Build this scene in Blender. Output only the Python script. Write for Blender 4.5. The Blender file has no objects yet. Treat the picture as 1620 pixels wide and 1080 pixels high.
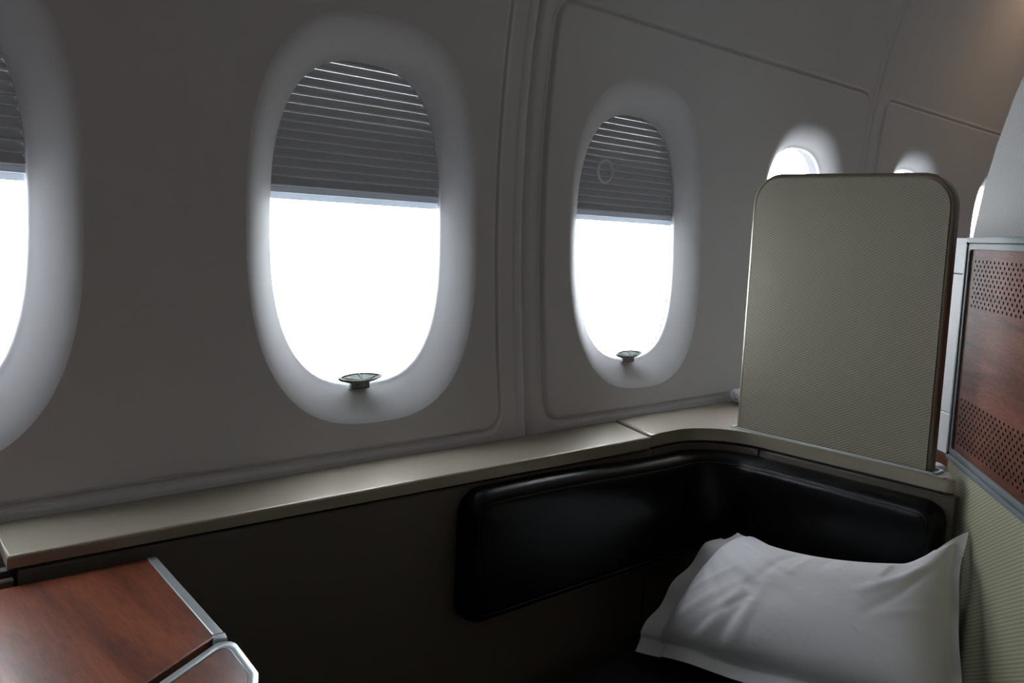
import bpy, bmesh, math, random
import numpy as np
from mathutils import Vector, Matrix

random.seed(7); rng = np.random.default_rng(7)
SC = bpy.context.scene
COL = SC.collection

# ------------------------------------------------------------------ camera
cam_data = bpy.data.cameras.new('camera')
cam = bpy.data.objects.new('camera', cam_data); COL.objects.link(cam)
SC.camera = cam
right = Vector((0.73220637, -0.67900679, 0.05313771))
up = Vector((0.01801306, 0.09729829, 0.99509224))
fwd = Vector((0.6808446, 0.7276557, -0.08347342))
R = Matrix((right, up, -fwd)).transposed().to_4x4()
cam.matrix_world = Matrix.Translation((0, 0, 1.22)) @ R
cam_data.sensor_fit = 'HORIZONTAL'; cam_data.sensor_width = 36.0
cam_data.lens = 1398.5 / 1620 * 36.0
cam_data.shift_y = -60.0 / 1620
cam_data.clip_start = 0.02; cam_data.clip_end = 200

# ------------------------------------------------------------------ world and exposure
world = bpy.data.worlds.new('overcast'); SC.world = world; world.use_nodes = True
bg = world.node_tree.nodes['Background']
bg.inputs['Color'].default_value = (0.90, 0.95, 1.0, 1); bg.inputs['Strength'].default_value = 16.5
SC.view_settings.view_transform = 'Standard'; SC.view_settings.look = 'None'
SC.view_settings.exposure = 0.0; SC.view_settings.gamma = 1.0
SC.view_settings.use_curve_mapping = False
SC.cycles.use_denoising = True
SC.cycles.max_bounces = 10; SC.cycles.diffuse_bounces = 6; SC.cycles.transparent_max_bounces = 12
SC.cycles.caustics_reflective = False; SC.cycles.caustics_refractive = False
SC.cycles.sample_clamp_indirect = 6.0


def area(name, loc, rot, sx, sy, power, color, portal=False):
    l = bpy.data.lights.new(name, 'AREA'); l.shape = 'RECTANGLE'; l.size = sx; l.size_y = sy
    l.energy = power; l.color = color
    if portal: l.cycles.is_portal = True
    o = bpy.data.objects.new(name, l); COL.objects.link(o); o.location = loc; o.rotation_euler = rot
    return o

# added dim fill for unseen cabin light, and the warm lamp of the cove further aft
area('cabin_fill', (3.1, -1.4, 2.28), (0, 0, 0), 3.2, 0.5, 8.0, (1.0, 0.98, 0.96))
area('cove_glow', (2.86, 0.74, 2.10), (math.radians(70), 0, 0), 0.30, 0.04, 0.75, (1.0, 0.62, 0.34))

# ------------------------------------------------------------------ helpers
def mesh_obj(name, verts, faces, mat=None, parent=None, smooth=False, angle=None):
    me = bpy.data.meshes.new(name)
    me.from_pydata([tuple(map(float, v)) for v in verts], [], [tuple(map(int, f)) for f in faces])
    me.validate()
    o = bpy.data.objects.new(name, me); COL.objects.link(o)
    if mat: me.materials.append(mat)
    bm = bmesh.new(); bm.from_mesh(me)
    bmesh.ops.remove_doubles(bm, verts=bm.verts, dist=1e-5)
    bmesh.ops.recalc_face_normals(bm, faces=bm.faces)
    bm.to_mesh(me); bm.free()
    finish(me, smooth, angle)
    if parent: o.parent = parent
    return o

def finish(me, smooth, angle):
    if smooth:
        for p in me.polygons: p.use_smooth = True
        if angle is not None: me.set_sharp_from_angle(angle=math.radians(angle))

def bm_obj(name, bm, mat=None, parent=None, smooth=True, angle=40):
    bmesh.ops.recalc_face_normals(bm, faces=bm.faces)
    me = bpy.data.meshes.new(name); bm.to_mesh(me); bm.free()
    o = bpy.data.objects.new(name, me); COL.objects.link(o)
    if mat: me.materials.append(mat)
    finish(me, smooth, angle)
    if smooth:
        wn_ = o.modifiers.new('weighted_normals', 'WEIGHTED_NORMAL'); wn_.keep_sharp = True; wn_.weight = 80
    if parent: o.parent = parent
    return o

def empty(name, loc=(0, 0, 0)):
    o = bpy.data.objects.new(name, None); COL.objects.link(o); o.location = loc
    o.empty_display_size = 0.05
    return o

def adopt(parent, *kids):
    """parent kids to an empty that does not sit at the origin, keeping their place"""
    for k in kids:
        k.parent = parent
        k.matrix_parent_inverse = Matrix.Translation(-Vector(parent.location))

def tag(o, label=None, cat=None, group=None, kind=None):
    if label: o['label'] = label
    if cat: o['category'] = cat
    if group: o['group'] = group
    if kind: o['kind'] = kind
    return o

def prism(poly, z0, z1, bevel=0.0, seg=3, axis=None, caps='both'):
    """closed polygon (list of 2D) extruded z0..z1; optional frame (origin, ex, ey, ez)"""
    bm = bmesh.new()
    if axis is None: o, ex, ey, ez = Vector((0, 0, 0)), Vector((1, 0, 0)), Vector((0, 1, 0)), Vector((0, 0, 1))
    else: o, ex, ey, ez = [Vector(a) for a in axis]
    P = lambda x, y, z: o + ex * x + ey * y + ez * z
    a = [bm.verts.new(P(x, y, z0)) for x, y in poly]; b = [bm.verts.new(P(x, y, z1)) for x, y in poly]
    n = len(poly)
    fa = bm.faces.new(a[::-1]); fb = bm.faces.new(b)
    for i in range(n): bm.faces.new((a[i], a[(i + 1) % n], b[(i + 1) % n], b[i]))
    if bevel:
        bm.edges.ensure_lookup_table()
        es = [e for e in bm.edges if (e in fb.edges or (caps == 'both' and e in fa.edges))]
        bmesh.ops.bevel(bm, geom=es, offset=bevel, segments=seg, profile=0.5, affect='EDGES', clamp_overlap=True)
    return bm

def rrect(x0, x1, y0, y1, r, n=8, rs=None):
    rs = rs or (r, r, r, r)   # br tr tl bl
    pts = []
    for (cx, cy, a0, rr) in ((x1, y0, -90, rs[0]), (x1, y1, 0, rs[1]), (x0, y1, 90, rs[2]), (x0, y0, 180, rs[3])):
        cx2 = cx - rr if cx == x1 else cx + rr; cy2 = cy - rr if cy == y1 else cy + rr
        for i in range(n + 1):
            a = math.radians(a0 + 90 * i / n); pts.append((cx2 + rr * math.cos(a), cy2 + rr * math.sin(a)))
    return pts

def ring(outer, inner, z0, z1, axis, bevel=0.0):
    """flat frame between two loops with the same number of points"""
    o, ex, ey, ez = [Vector(a) for a in axis]
    P = lambda p, z: tuple(o + ex * p[0] + ey * p[1] + ez * z)
    n = len(outer); b = bevel
    def shrink(a, c, t):  # move a towards c by distance t
        out = []
        for p, q in zip(a, c):
            d = math.hypot(q[0] - p[0], q[1] - p[1]); out.append((p[0] + (q[0] - p[0]) * t / d, p[1] + (q[1] - p[1]) * t / d))
        return out
    loops = [[P(p, z0) for p in outer], [P(p, z1 - b) for p in outer]]
    if b: loops.append([P(p, z1 - b * .3) for p in shrink(outer, inner, b * .3)]); loops.append([P(p, z1) for p in shrink(outer, inner, b)])
    if b: loops.append([P(p, z1) for p in shrink(inner, outer, b)]); loops.append([P(p, z1 - b * .3) for p in shrink(inner, outer, b * .3)])
    loops += [[P(p, z1 - b) for p in inner], [P(p, z0) for p in inner]]
    V = [v for l in loops for v in l]; F = []
    m = len(loops)
    for k in range(m):
        for i in range(n):
            a, c = k * n, ((k + 1) % m) * n
            F.append((a + i, a + (i + 1) % n, c + (i + 1) % n, c + i))
    return V, F

def sweep(path, prof, closed_prof=True, caps=True):
    """path: list of (point, side, up); prof: list of (a, b) -> point + side*a + up*b"""
    V = []; F = []; n = len(prof)
    for p, s, u in path:
        for a, b in prof: V.append(tuple(Vector(p) + Vector(s) * a + Vector(u) * b))
    for k in range(len(path) - 1):
        for i in range(n if closed_prof else n - 1):
            j = (i + 1) % n
            F.append((k * n + i, k * n + j, (k + 1) * n + j, (k + 1) * n + i))
    if caps and closed_prof:
        F.append(tuple(range(n))[::-1]); F.append(tuple((len(path) - 1) * n + i for i in range(n)))
    return V, F

# ------------------------------------------------------------------ materials
def mat(name, color=(.5, .5, .5), rough=.5, metal=0.0, spec=.5):
    m = bpy.data.materials.new(name); m.use_nodes = True
    b = m.node_tree.nodes['Principled BSDF']
    b.inputs['Base Color'].default_value = (*color, 1); b.inputs['Roughness'].default_value = rough
    b.inputs['Metallic'].default_value = metal; b.inputs['Specular IOR Level'].default_value = spec
    return m, m.node_tree, b

def N(t, kind, **kw):
    n = t.nodes.new(kind)
    for k, v in kw.items(): setattr(n, k, v)
    return n

def add_noise(m, scale=(1, 1, 1), freq=40, amt=.1, bump=0.0, detail=4, dist=.0005, rough_var=0.0):
    t = m.node_tree; b = t.nodes['Principled BSDF']
    co = N(t, 'ShaderNodeTexCoord'); mp = N(t, 'ShaderNodeMapping'); mp.inputs['Scale'].default_value = scale
    no = N(t, 'ShaderNodeTexNoise'); no.inputs['Scale'].default_value = freq; no.inputs['Detail'].default_value = detail
    t.links.new(co.outputs['Object'], mp.inputs[0]); t.links.new(mp.outputs[0], no.inputs['Vector'])
    c = b.inputs['Base Color'].default_value[:]
    mx = N(t, 'ShaderNodeMix', data_type='RGBA')
    mx.inputs[6].default_value = (c[0] * (1 - amt), c[1] * (1 - amt), c[2] * (1 - amt), 1)
    mx.inputs[7].default_value = (min(1, c[0] * (1 + amt)), min(1, c[1] * (1 + amt)), min(1, c[2] * (1 + amt)), 1)
    t.links.new(no.outputs[0], mx.inputs[0]); t.links.new(mx.outputs[2], b.inputs['Base Color'])
    if bump:
        bu = N(t, 'ShaderNodeBump'); bu.inputs['Strength'].default_value = bump; bu.inputs['Distance'].default_value = dist
        t.links.new(no.outputs[0], bu.inputs['Height']); t.links.new(bu.outputs[0], b.inputs['Normal'])
    if rough_var:
        mr = N(t, 'ShaderNodeMapRange'); r = b.inputs['Roughness'].default_value
        mr.inputs[3].default_value = r - rough_var; mr.inputs[4].default_value = r + rough_var
        t.links.new(no.outputs[0], mr.inputs[0]); t.links.new(mr.outputs[0], b.inputs['Roughness'])
    return m

M_WALL = add_noise(mat('sidewall_plastic', (.66, .66, .665), .55, spec=.35)[0], freq=900, amt=.02, bump=.12, dist=.0002)
M_WINDOW = add_noise(mat('window_reveal_plastic', (.66, .665, .68), .5, spec=.35)[0], freq=900, amt=.02, bump=.1, dist=.0002)
M_DARKGAP = mat('joint_rubber', (.03, .03, .03), .8)[0]
M_CEIL = add_noise(mat('ceiling_plastic', (.55, .54, .52), .6)[0], freq=300, amt=.02)
M_FLOOR = add_noise(mat('cabin_carpet', (.05, .045, .05), .95)[0], freq=500, amt=.5, bump=.5, dist=.002)
M_AISLE = add_noise(mat('cabin_far_lining', (.35, .33, .31), .6)[0], freq=60, amt=.05)
M_CHAMP = add_noise(mat('champagne_satin_metal', (.34, .300, .235), .33, metal=.25)[0], scale=(3, 260, 260), freq=3, amt=.10, bump=.06, dist=.0002, rough_var=.04)
M_CAP = add_noise(mat('champagne_satin_corner', (.35, .305, .245), .36, metal=.25)[0], scale=(60, 60, 60), freq=3, amt=.06, bump=.03, dist=.0002)
M_SIDE = add_noise(mat('side_paint_shaded', (.115, .098, .075), .5, metal=.0)[0], freq=500, amt=.05, bump=.05, dist=.0002)  # ledge paint darkened: the shade below the ledge is in the colour
M_LEATHER = add_noise(mat('black_leather', (.004, .004, .0045), .28, spec=.19)[0], freq=420, amt=.25, bump=.22, dist=.0006)
M_SEAT = add_noise(mat('dark_upholstery', (.012, .011, .012), .8)[0], freq=500, amt=.3, bump=.3, dist=.0006)
M_ALU = add_noise(mat('grey_aluminium_trim', (.15, .172, .182), .55, metal=.0, spec=.25)[0], freq=200, amt=.03)
M_SILVER = add_noise(mat('silver_table_edge', (.42, .47, .48), .3, metal=.5)[0], freq=200, amt=.03)
M_BRONZE = add_noise(mat('bronze_divider_rim', (.24, .205, .155), .38, metal=.35)[0], freq=300, amt=.04)
M_WHITE = add_noise(mat('white_shell_paint', (.75, .77, .78), .45)[0], freq=200, amt=.02)
M_HANDLE = add_noise(mat('grey_handle_plastic', (.20, .215, .20), .42)[0], freq=400, amt=.04)
M_HANDLE2 = mat('pale_handle_inlay', (.24, .265, .25), .6, spec=.1)[0]
M_HOLE = mat('perforation_black', (.004, .003, .003), 1.0, spec=0.0)[0]
M_INK = mat('purple_grey_print', (.22, .16, .28), .8)[0]
M_RAIL_GLOW = None
M_RAIL = mat('shade_rail_grey', (.30, .32, .34), .45)[0]
M_THREAD = mat('black_seam_thread', (.02, .02, .022), .5)[0]

def weave_mat(name, c, pitch=.0046, contrast=.35, rough=.6, axes=('Y', 'Z'), ang=28):
    m, t, b = mat(name, c, rough, spec=.3)
    co = N(t, 'ShaderNodeTexCoord'); sp = N(t, 'ShaderNodeSeparateXYZ'); t.links.new(co.outputs['Object'], sp.inputs[0])
    def lin(a, kb, kc):
        x = N(t, 'ShaderNodeMath', operation='MULTIPLY'); x.inputs[1].default_value = kb; t.links.new(sp.outputs[axes[0]], x.inputs[0])
        y = N(t, 'ShaderNodeMath', operation='MULTIPLY'); y.inputs[1].default_value = kc; t.links.new(sp.outputs[axes[1]], y.inputs[0])
        s = N(t, 'ShaderNodeMath', operation='ADD'); t.links.new(x.outputs[0], s.inputs[0]); t.links.new(y.outputs[0], s.inputs[1])
        q = N(t, 'ShaderNodeMath', operation='SINE'); t.links.new(s.outputs[0], q.inputs[0]); return q
    k = 2 * math.pi / pitch; a = math.radians(ang)
    s1 = lin(0, k * math.sin(a), k * math.cos(a)); s2 = lin(0, -k * math.sin(math.radians(58)), k * math.cos(math.radians(58)))
    pr = N(t, 'ShaderNodeMath', operation='ADD'); t.links.new(s1.outputs[0], pr.inputs[0])
    h = N(t, 'ShaderNodeMath', operation='MULTIPLY'); h.inputs[1].default_value = .6; t.links.new(s2.outputs[0], h.inputs[0]); t.links.new(h.outputs[0], pr.inputs[1])
    mr = N(t, 'ShaderNodeMapRange'); mr.inputs[1].default_value = -1.6; mr.inputs[2].default_value = 1.6; t.links.new(pr.outputs[0], mr.inputs[0])
    mx = N(t, 'ShaderNodeMix', data_type='RGBA')
    mx.inputs[6].default_value = (*[v * (1 - contrast) for v in c], 1); mx.inputs[7].default_value = (*[min(1, v * (1 + contrast)) for v in c], 1)
    t.links.new(mr.outputs[0], mx.inputs[0]); t.links.new(mx.outputs[2], b.inputs['Base Color'])
    bu = N(t, 'ShaderNodeBump'); bu.inputs['Strength'].default_value = .35; bu.inputs['Distance'].default_value = .0006
    t.links.new(mr.outputs[0], bu.inputs['Height']); t.links.new(bu.outputs[0], b.inputs['Normal'])
    return m
M_WEAVE = weave_mat('olive_woven_vinyl', (.265, .245, .19), pitch=.0040, contrast=.28)
M_WEAVE2 = weave_mat('olive_woven_vinyl_shell', (.30, .295, .205), axes=('X', 'Z'), pitch=.005)
M_WEAVE3 = weave_mat('grey_woven_vinyl', (.52, .52, .515), axes=('Y', 'Z'), pitch=.0042, contrast=.16)

def wood_mat(name, dark, light, scale, rough=.32, freq=4.0, spec=.5):
    m, t, b = mat(name, light, rough, spec=spec)
    co = N(t, 'ShaderNodeTexCoord'); mp = N(t, 'ShaderNodeMapping'); mp.inputs['Scale'].default_value = scale
    n1 = N(t, 'ShaderNodeTexNoise'); n1.inputs['Scale'].default_value = freq; n1.inputs['Detail'].default_value = 8; n1.inputs['Roughness'].default_value = .65; n1.inputs['Distortion'].default_value = .35
    n2 = N(t, 'ShaderNodeTexNoise'); n2.inputs['Scale'].default_value = freq * 14; n2.inputs['Detail'].default_value = 3
    for n in (n1, n2): t.links.new(mp.outputs[0], n.inputs['Vector'])
    t.links.new(co.outputs['Object'], mp.inputs[0])
    r = N(t, 'ShaderNodeValToRGB'); r.color_ramp.elements[0].position = .36; r.color_ramp.elements[1].position = .64
    r.color_ramp.elements[0].color = (*dark, 1); r.color_ramp.elements[1].color = (*light, 1)
    t.links.new(n1.outputs[0], r.inputs[0])
    mx = N(t, 'ShaderNodeMix', data_type='RGBA', blend_type='MULTIPLY'); mx.inputs[0].default_value = .35
    r2 = N(t, 'ShaderNodeValToRGB'); r2.color_ramp.elements[0].position = .4; r2.color_ramp.elements[1].position = .55
    r2.color_ramp.elements[0].color = (.35, .3, .3, 1); r2.color_ramp.elements[1].color = (1, 1, 1, 1)
    t.links.new(n2.outputs[0], r2.inputs[0]); t.links.new(r.outputs[0], mx.inputs[6]); t.links.new(r2.outputs[0], mx.inputs[7])
    t.links.new(mx.outputs[2], b.inputs['Base Color'])
    return m
M_WOOD_TABLE = wood_mat('red_mahogany_table', (.078, .020, .010), (.235, .062, .026), (6, .8, 6))
M_WOOD_LEAF = wood_mat('red_mahogany_leaf', (.085, .024, .012), (.21, .065, .030), (9, 1.6, 9))
M_WOOD_SHELL = wood_mat('red_mahogany_shell', (.085, .030, .018), (.185, .066, .040), (.9, .9, 9), rough=.6, spec=.12)

def cloth(name, c, trans=.0, rough=.9):
    m, t, b = mat(name, c, rough, spec=.2)
    b.inputs['Sheen Weight'].default_value = .15
    co = N(t, 'ShaderNodeTexCoord'); no = N(t, 'ShaderNodeTexNoise'); no.inputs['Scale'].default_value = 38; no.inputs['Detail'].default_value = 7; no.inputs['Roughness'].default_value = .55
    n2 = N(t, 'ShaderNodeTexNoise'); n2.inputs['Scale'].default_value = 900
    t.links.new(co.outputs['Object'], no.inputs['Vector']); t.links.new(co.outputs['Object'], n2.inputs['Vector'])
    ad = N(t, 'ShaderNodeMath', operation='MULTIPLY_ADD'); ad.inputs[1].default_value = .12
    t.links.new(n2.outputs[0], ad.inputs[0]); t.links.new(no.outputs[0], ad.inputs[2])
    bu = N(t, 'ShaderNodeBump'); bu.inputs['Strength'].default_value = .35; bu.inputs['Distance'].default_value = .004
    t.links.new(ad.outputs[0], bu.inputs['Height']); t.links.new(bu.outputs[0], b.inputs['Normal'])
    return m
M_PILLOW = cloth('white_cotton', (.80, .80, .82))
M_POUCH = cloth('white_pouch_cotton', (.82, .82, .84))

def translucent(name, c, trans_c, t_mix, transp=0.0):
    m = bpy.data.materials.new(name); m.use_nodes = True; t = m.node_tree; t.nodes.clear()
    out = N(t, 'ShaderNodeOutputMaterial'); d = N(t, 'ShaderNodeBsdfDiffuse'); d.inputs[0].default_value = (*c, 1)
    tr = N(t, 'ShaderNodeBsdfTranslucent'); tr.inputs[0].default_value = (*trans_c, 1)
    mx = N(t, 'ShaderNodeMixShader'); mx.inputs[0].default_value = t_mix
    t.links.new(d.outputs[0], mx.inputs[1]); t.links.new(tr.outputs[0], mx.inputs[2])
    if transp:
        tp = N(t, 'ShaderNodeBsdfTransparent'); m2 = N(t, 'ShaderNodeMixShader'); m2.inputs[0].default_value = transp
        t.links.new(mx.outputs[0], m2.inputs[1]); t.links.new(tp.outputs[0], m2.inputs[2]); t.links.new(m2.outputs[0], out.inputs[0])
    else: t.links.new(mx.outputs[0], out.inputs[0])
    return m
M_SLAT = translucent('grey_pleated_fabric', (.30, .295, .29), (.9, .9, .95), .0042)
M_FOLD = translucent('grey_pleat_fold_lit', (.40, .40, .41), (.9, .92, 1.0), .0072)  # slat fabric brightened at the folds, light lines put into the material
M_SHEER = translucent('white_sheer_pleats', (.8, .8, .82), (.95, .97, 1.0), .65, .35)

M_RAIL_GLOW = translucent('blind_rail_glow', (.42, .43, .45), (.9, .95, 1.0), .12)
M_GLOW_BAND = translucent('blind_glow_band', (.6, .62, .65), (.9, .95, 1.0), .26)  # bright material imitating the glow at the blind's lower edge

def glass_mat():
    m = bpy.data.materials.new('window_pane_clear'); m.use_nodes = True; t = m.node_tree; t.nodes.clear()
    out = N(t, 'ShaderNodeOutputMaterial'); g = N(t, 'ShaderNodeBsdfGlossy'); g.inputs['Roughness'].default_value = .03
    tp = N(t, 'ShaderNodeBsdfTransparent'); lw = N(t, 'ShaderNodeLayerWeight'); lw.inputs[0].default_value = .5
    pw = N(t, 'ShaderNodeMath', operation='POWER'); pw.inputs[1].default_value = 5; t.links.new(lw.outputs['Facing'], pw.inputs[0])
    fr = N(t, 'ShaderNodeMath', operation='MULTIPLY_ADD'); fr.inputs[1].default_value = .8; fr.inputs[2].default_value = .04; t.links.new(pw.outputs[0], fr.inputs[0])
    mx = N(t, 'ShaderNodeMixShader'); t.links.new(fr.outputs[0], mx.inputs[0]); t.links.new(tp.outputs[0], mx.inputs[1]); t.links.new(g.outputs[0], mx.inputs[2])
    t.links.new(mx.outputs[0], out.inputs[0]); return m
M_GLASS = glass_mat()

# ------------------------------------------------------------------ sidewall profile: Y of the lining for a height z
_zs = np.array([0, .3, .60, .75, .88, .98, 1.13, 1.286, 1.42, 1.54, 1.64, 1.75, 1.83, 1.95, 2.10])
_ys = np.array([.80, .89, .965, .99, 1.019, 1.034, 1.050, 1.056, 1.055, 1.047, 1.034, 1.008, .980, .918, .80])
_pc = np.polyfit(_zs, _ys, 6)
def WY(z): return np.polyval(_pc, z)

OUT_A, OUT_B, OUT_ZC = .193, .283, 1.221      # recess outline in the lining
IN_A, IN_B, IN_ZC = .1455, .2315, 1.2155      # clear opening
def sup(th, a, b, n=2.75):
    c, s = np.cos(th), np.sin(th)
    r = (np.abs(c / a) ** n + np.abs(s / b) ** n) ** (-1 / n)
    return c * r, s * r

CELL_HX, CELL_Z0, CELL_Z1 = .206, .932, 1.524
WIN_X = [-1.06, -.455, .132, .711, 1.3075, 1.91, 2.50, 3.12]
PANELS = [(-1.37, -.18, -1.332, -.243), (-.18, 1.01, -.142, .947), (1.01, 2.20, 1.049, 2.162), (2.20, 3.39, 2.250, 3.33)]  # seam, seam, raised field
G_Z0, G_Z1, G_R = .900, 1.600, .036

def sd_rr(x, z, x0, x1):
    cx, cz = (x0 + x1) / 2, (G_Z0 + G_Z1) / 2
    qx = np.abs(x - cx) - (x1 - x0) / 2 + G_R; qz = np.abs(z - cz) - (G_Z1 - G_Z0) / 2 + G_R
    return np.minimum(np.maximum(qx, qz), 0) + np.hypot(np.maximum(qx, 0), np.maximum(qz, 0)) - G_R

def sstep(t): t = np.clip(t, 0, 1); return t * t * (3 - 2 * t)

def panel_y(x, z, P):
    s0, s1, x0, x1 = P
    d = sd_rr(x, z, x0, x1)
    off = .0060 * sstep((d + .002) / .014) + .0100 * np.exp(-(d / .0030) ** 2)
    edge = np.minimum(x - s0, s1 - x)
    off = off + .0080 * np.clip(1 - edge / .014, 0, 1) ** 2
    off = off - .0022 * sstep((x - (s1 - .026)) / .006)
    return WY(z) + off

def lines(a, b, fine, coarse=.03, fstep=.0022, extra=()):
    """grid lines between a and b; fine zones list of (c, halfwidth)"""
    out = [a]; x = a
    while x < b - 1e-9:
        st = coarse
        for c, h in fine:
            if c - h <= x < c + h: st = min(st, fstep)
            elif x < c - h: st = min(st, max(c - h - x, 1e-4))
        x = min(x + st, b); out.append(x)
    arr = sorted(set([round(v, 6) for v in out] + [round(e, 6) for e in extra]))
    res = [arr[0]]
    for v in arr[1:]:
        if v - res[-1] > 2e-4: res.append(v)
        elif v in [round(e, 6) for e in extra]: res[-1] = v
    return np.array(res)

def outline_pt(xc, bx, bz):
    th = math.atan2((bz - OUT_ZC) / OUT_B * 1.0, (bx - xc) / OUT_A)
    c, s = math.cos(th), math.sin(th)
    r = (abs(c) ** 2.75 + abs(s) ** 2.75) ** (-1 / 2.75)
    return c * r, s * r, th           # unit superellipse coordinates

wall = empty('wall_left', (1.0, 1.0, 0)); tag(wall, 'curved pale grey plastic aircraft sidewall lined with windows', kind='structure')

window_loops = {}
for P in PANELS:
    s0, s1, x0, x1 = P
    ws = [w for w in WIN_X if s0 < w < s1]
    ex = []
    for w in ws:
        ex += list(np.linspace(w - CELL_HX, w + CELL_HX, 30))
    ez = list(np.linspace(CELL_Z0, CELL_Z1, 42))
    gx = lines(s0 + .002, s1 - .002, [(s0, .016), (x0 + .012, .024), (x1 - .012, .024), (s1 - .024, .024)], extra=ex)
    gz = lines(.70, 2.12, [(G_Z0 + .010, .022), (G_Z1 - .010, .022)], coarse=.02, extra=ez)
    X, Zg = np.meshgrid(gx, gz, indexing='ij')
    Yg = panel_y(X, Zg, P)
    V = [(X[i, j], Yg[i, j], Zg[i, j]) for i in range(len(gx)) for j in range(len(gz))]
    nz = len(gz); F = []
    def inside(xm, zm):
        return any(abs(xm - w) < CELL_HX for w in ws) and CELL_Z0 < zm < CELL_Z1
    for i in range(len(gx) - 1):
        for j in range(nz - 1):
            if inside((gx[i] + gx[i + 1]) / 2, (gz[j] + gz[j + 1]) / 2): continue
            F.append((i * nz + j, i * nz + j + 1, (i + 1) * nz + j + 1, (i + 1) * nz + j))
    for w in ws:
        ix = [i for i in range(len(gx)) if w - CELL_HX - 1e-5 <= gx[i] <= w + CELL_HX + 1e-5]
        jz = [j for j in range(nz) if CELL_Z0 - 1e-5 <= gz[j] <= CELL_Z1 + 1e-5]
        loop = [(i, jz[0]) for i in ix] + [(ix[-1], j) for j in jz[1:]] + [(i, jz[-1]) for i in ix[-2::-1]] + [(ix[0], j) for j in jz[-2:0:-1]]
        bnd = [(gx[i], gz[j]) for i, j in loop]; idx = [i * nz + j for i, j in loop]
        uo = [outline_pt(w, bx, bz) for bx, bz in bnd]
        window_loops[w] = (uo, P)
        prev = idx
        for t in (.5, 1.0):
            base = len(V); cur = []
            for (bx, bz), (ux, uz, th) in zip(bnd, uo):
                ox, oz = w + ux * OUT_A, OUT_ZC + uz * OUT_B
                x, z = bx + (ox - bx) * t, bz + (oz - bz) * t
                V.append((x, float(panel_y(np.array(x), np.array(z), P)), z)); cur.append(len(V) - 1)
            n = len(cur)
            for k in range(n): F.append((prev[k], prev[(k + 1) % n], cur[(k + 1) % n], cur[k]))
            prev = cur
    # edge returns so that the panel has thickness at its seams
    o = mesh_obj('sidewall_panel', V, F, M_WALL, None, smooth=True)
    o.data.update()
    adopt(wall, o)
# dark joint backing behind each seam, dado below and cove above
for s in (-1.37, -.18, 1.01, 2.20, 3.39):
    zz = np.linspace(.70, 2.12, 24)
    cs = [(-.035, .0062), (-.020, .0150), (.020, .0150), (.035, .0062)]
    V = [(s + dx, float(WY(z)) + dd, z) for z in zz for dx, dd in cs]
    F = [(4 * k + c, 4 * k + c + 1, 4 * k + c + 5, 4 * k + c + 4) for k in range(len(zz) - 1) for c in range(3)]
    adopt(wall, mesh_obj('joint_seal', V, F, M_WALL, smooth=True, angle=40))
zz = np.linspace(-.02, .705, 4)
V = []; F = []
for k, z in enumerate(zz):
    for x in (-2.6, 5.2): V.append((x, float(WY(.70)) + .002, z))
for k in range(len(zz) - 1): F.append((2 * k, 2 * k + 1, 2 * k + 3, 2 * k + 2))
adopt(wall, mesh_obj('lower_sidewall', V, F, M_WALL, smooth=True))
for xa, xb in ((-2.6, -1.37), (3.39, 5.2)):
    zz = np.linspace(.705, 2.12, 24)
    V = [(x, float(WY(z)) + .0064, z) for z in zz for x in (xa, xb)]
    F = [(2 * k, 2 * k + 1, 2 * k + 3, 2 * k + 2) for k in range(len(zz) - 1)]
    adopt(wall, mesh_obj('plain_sidewall', V, F, M_WALL, smooth=True))

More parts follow.
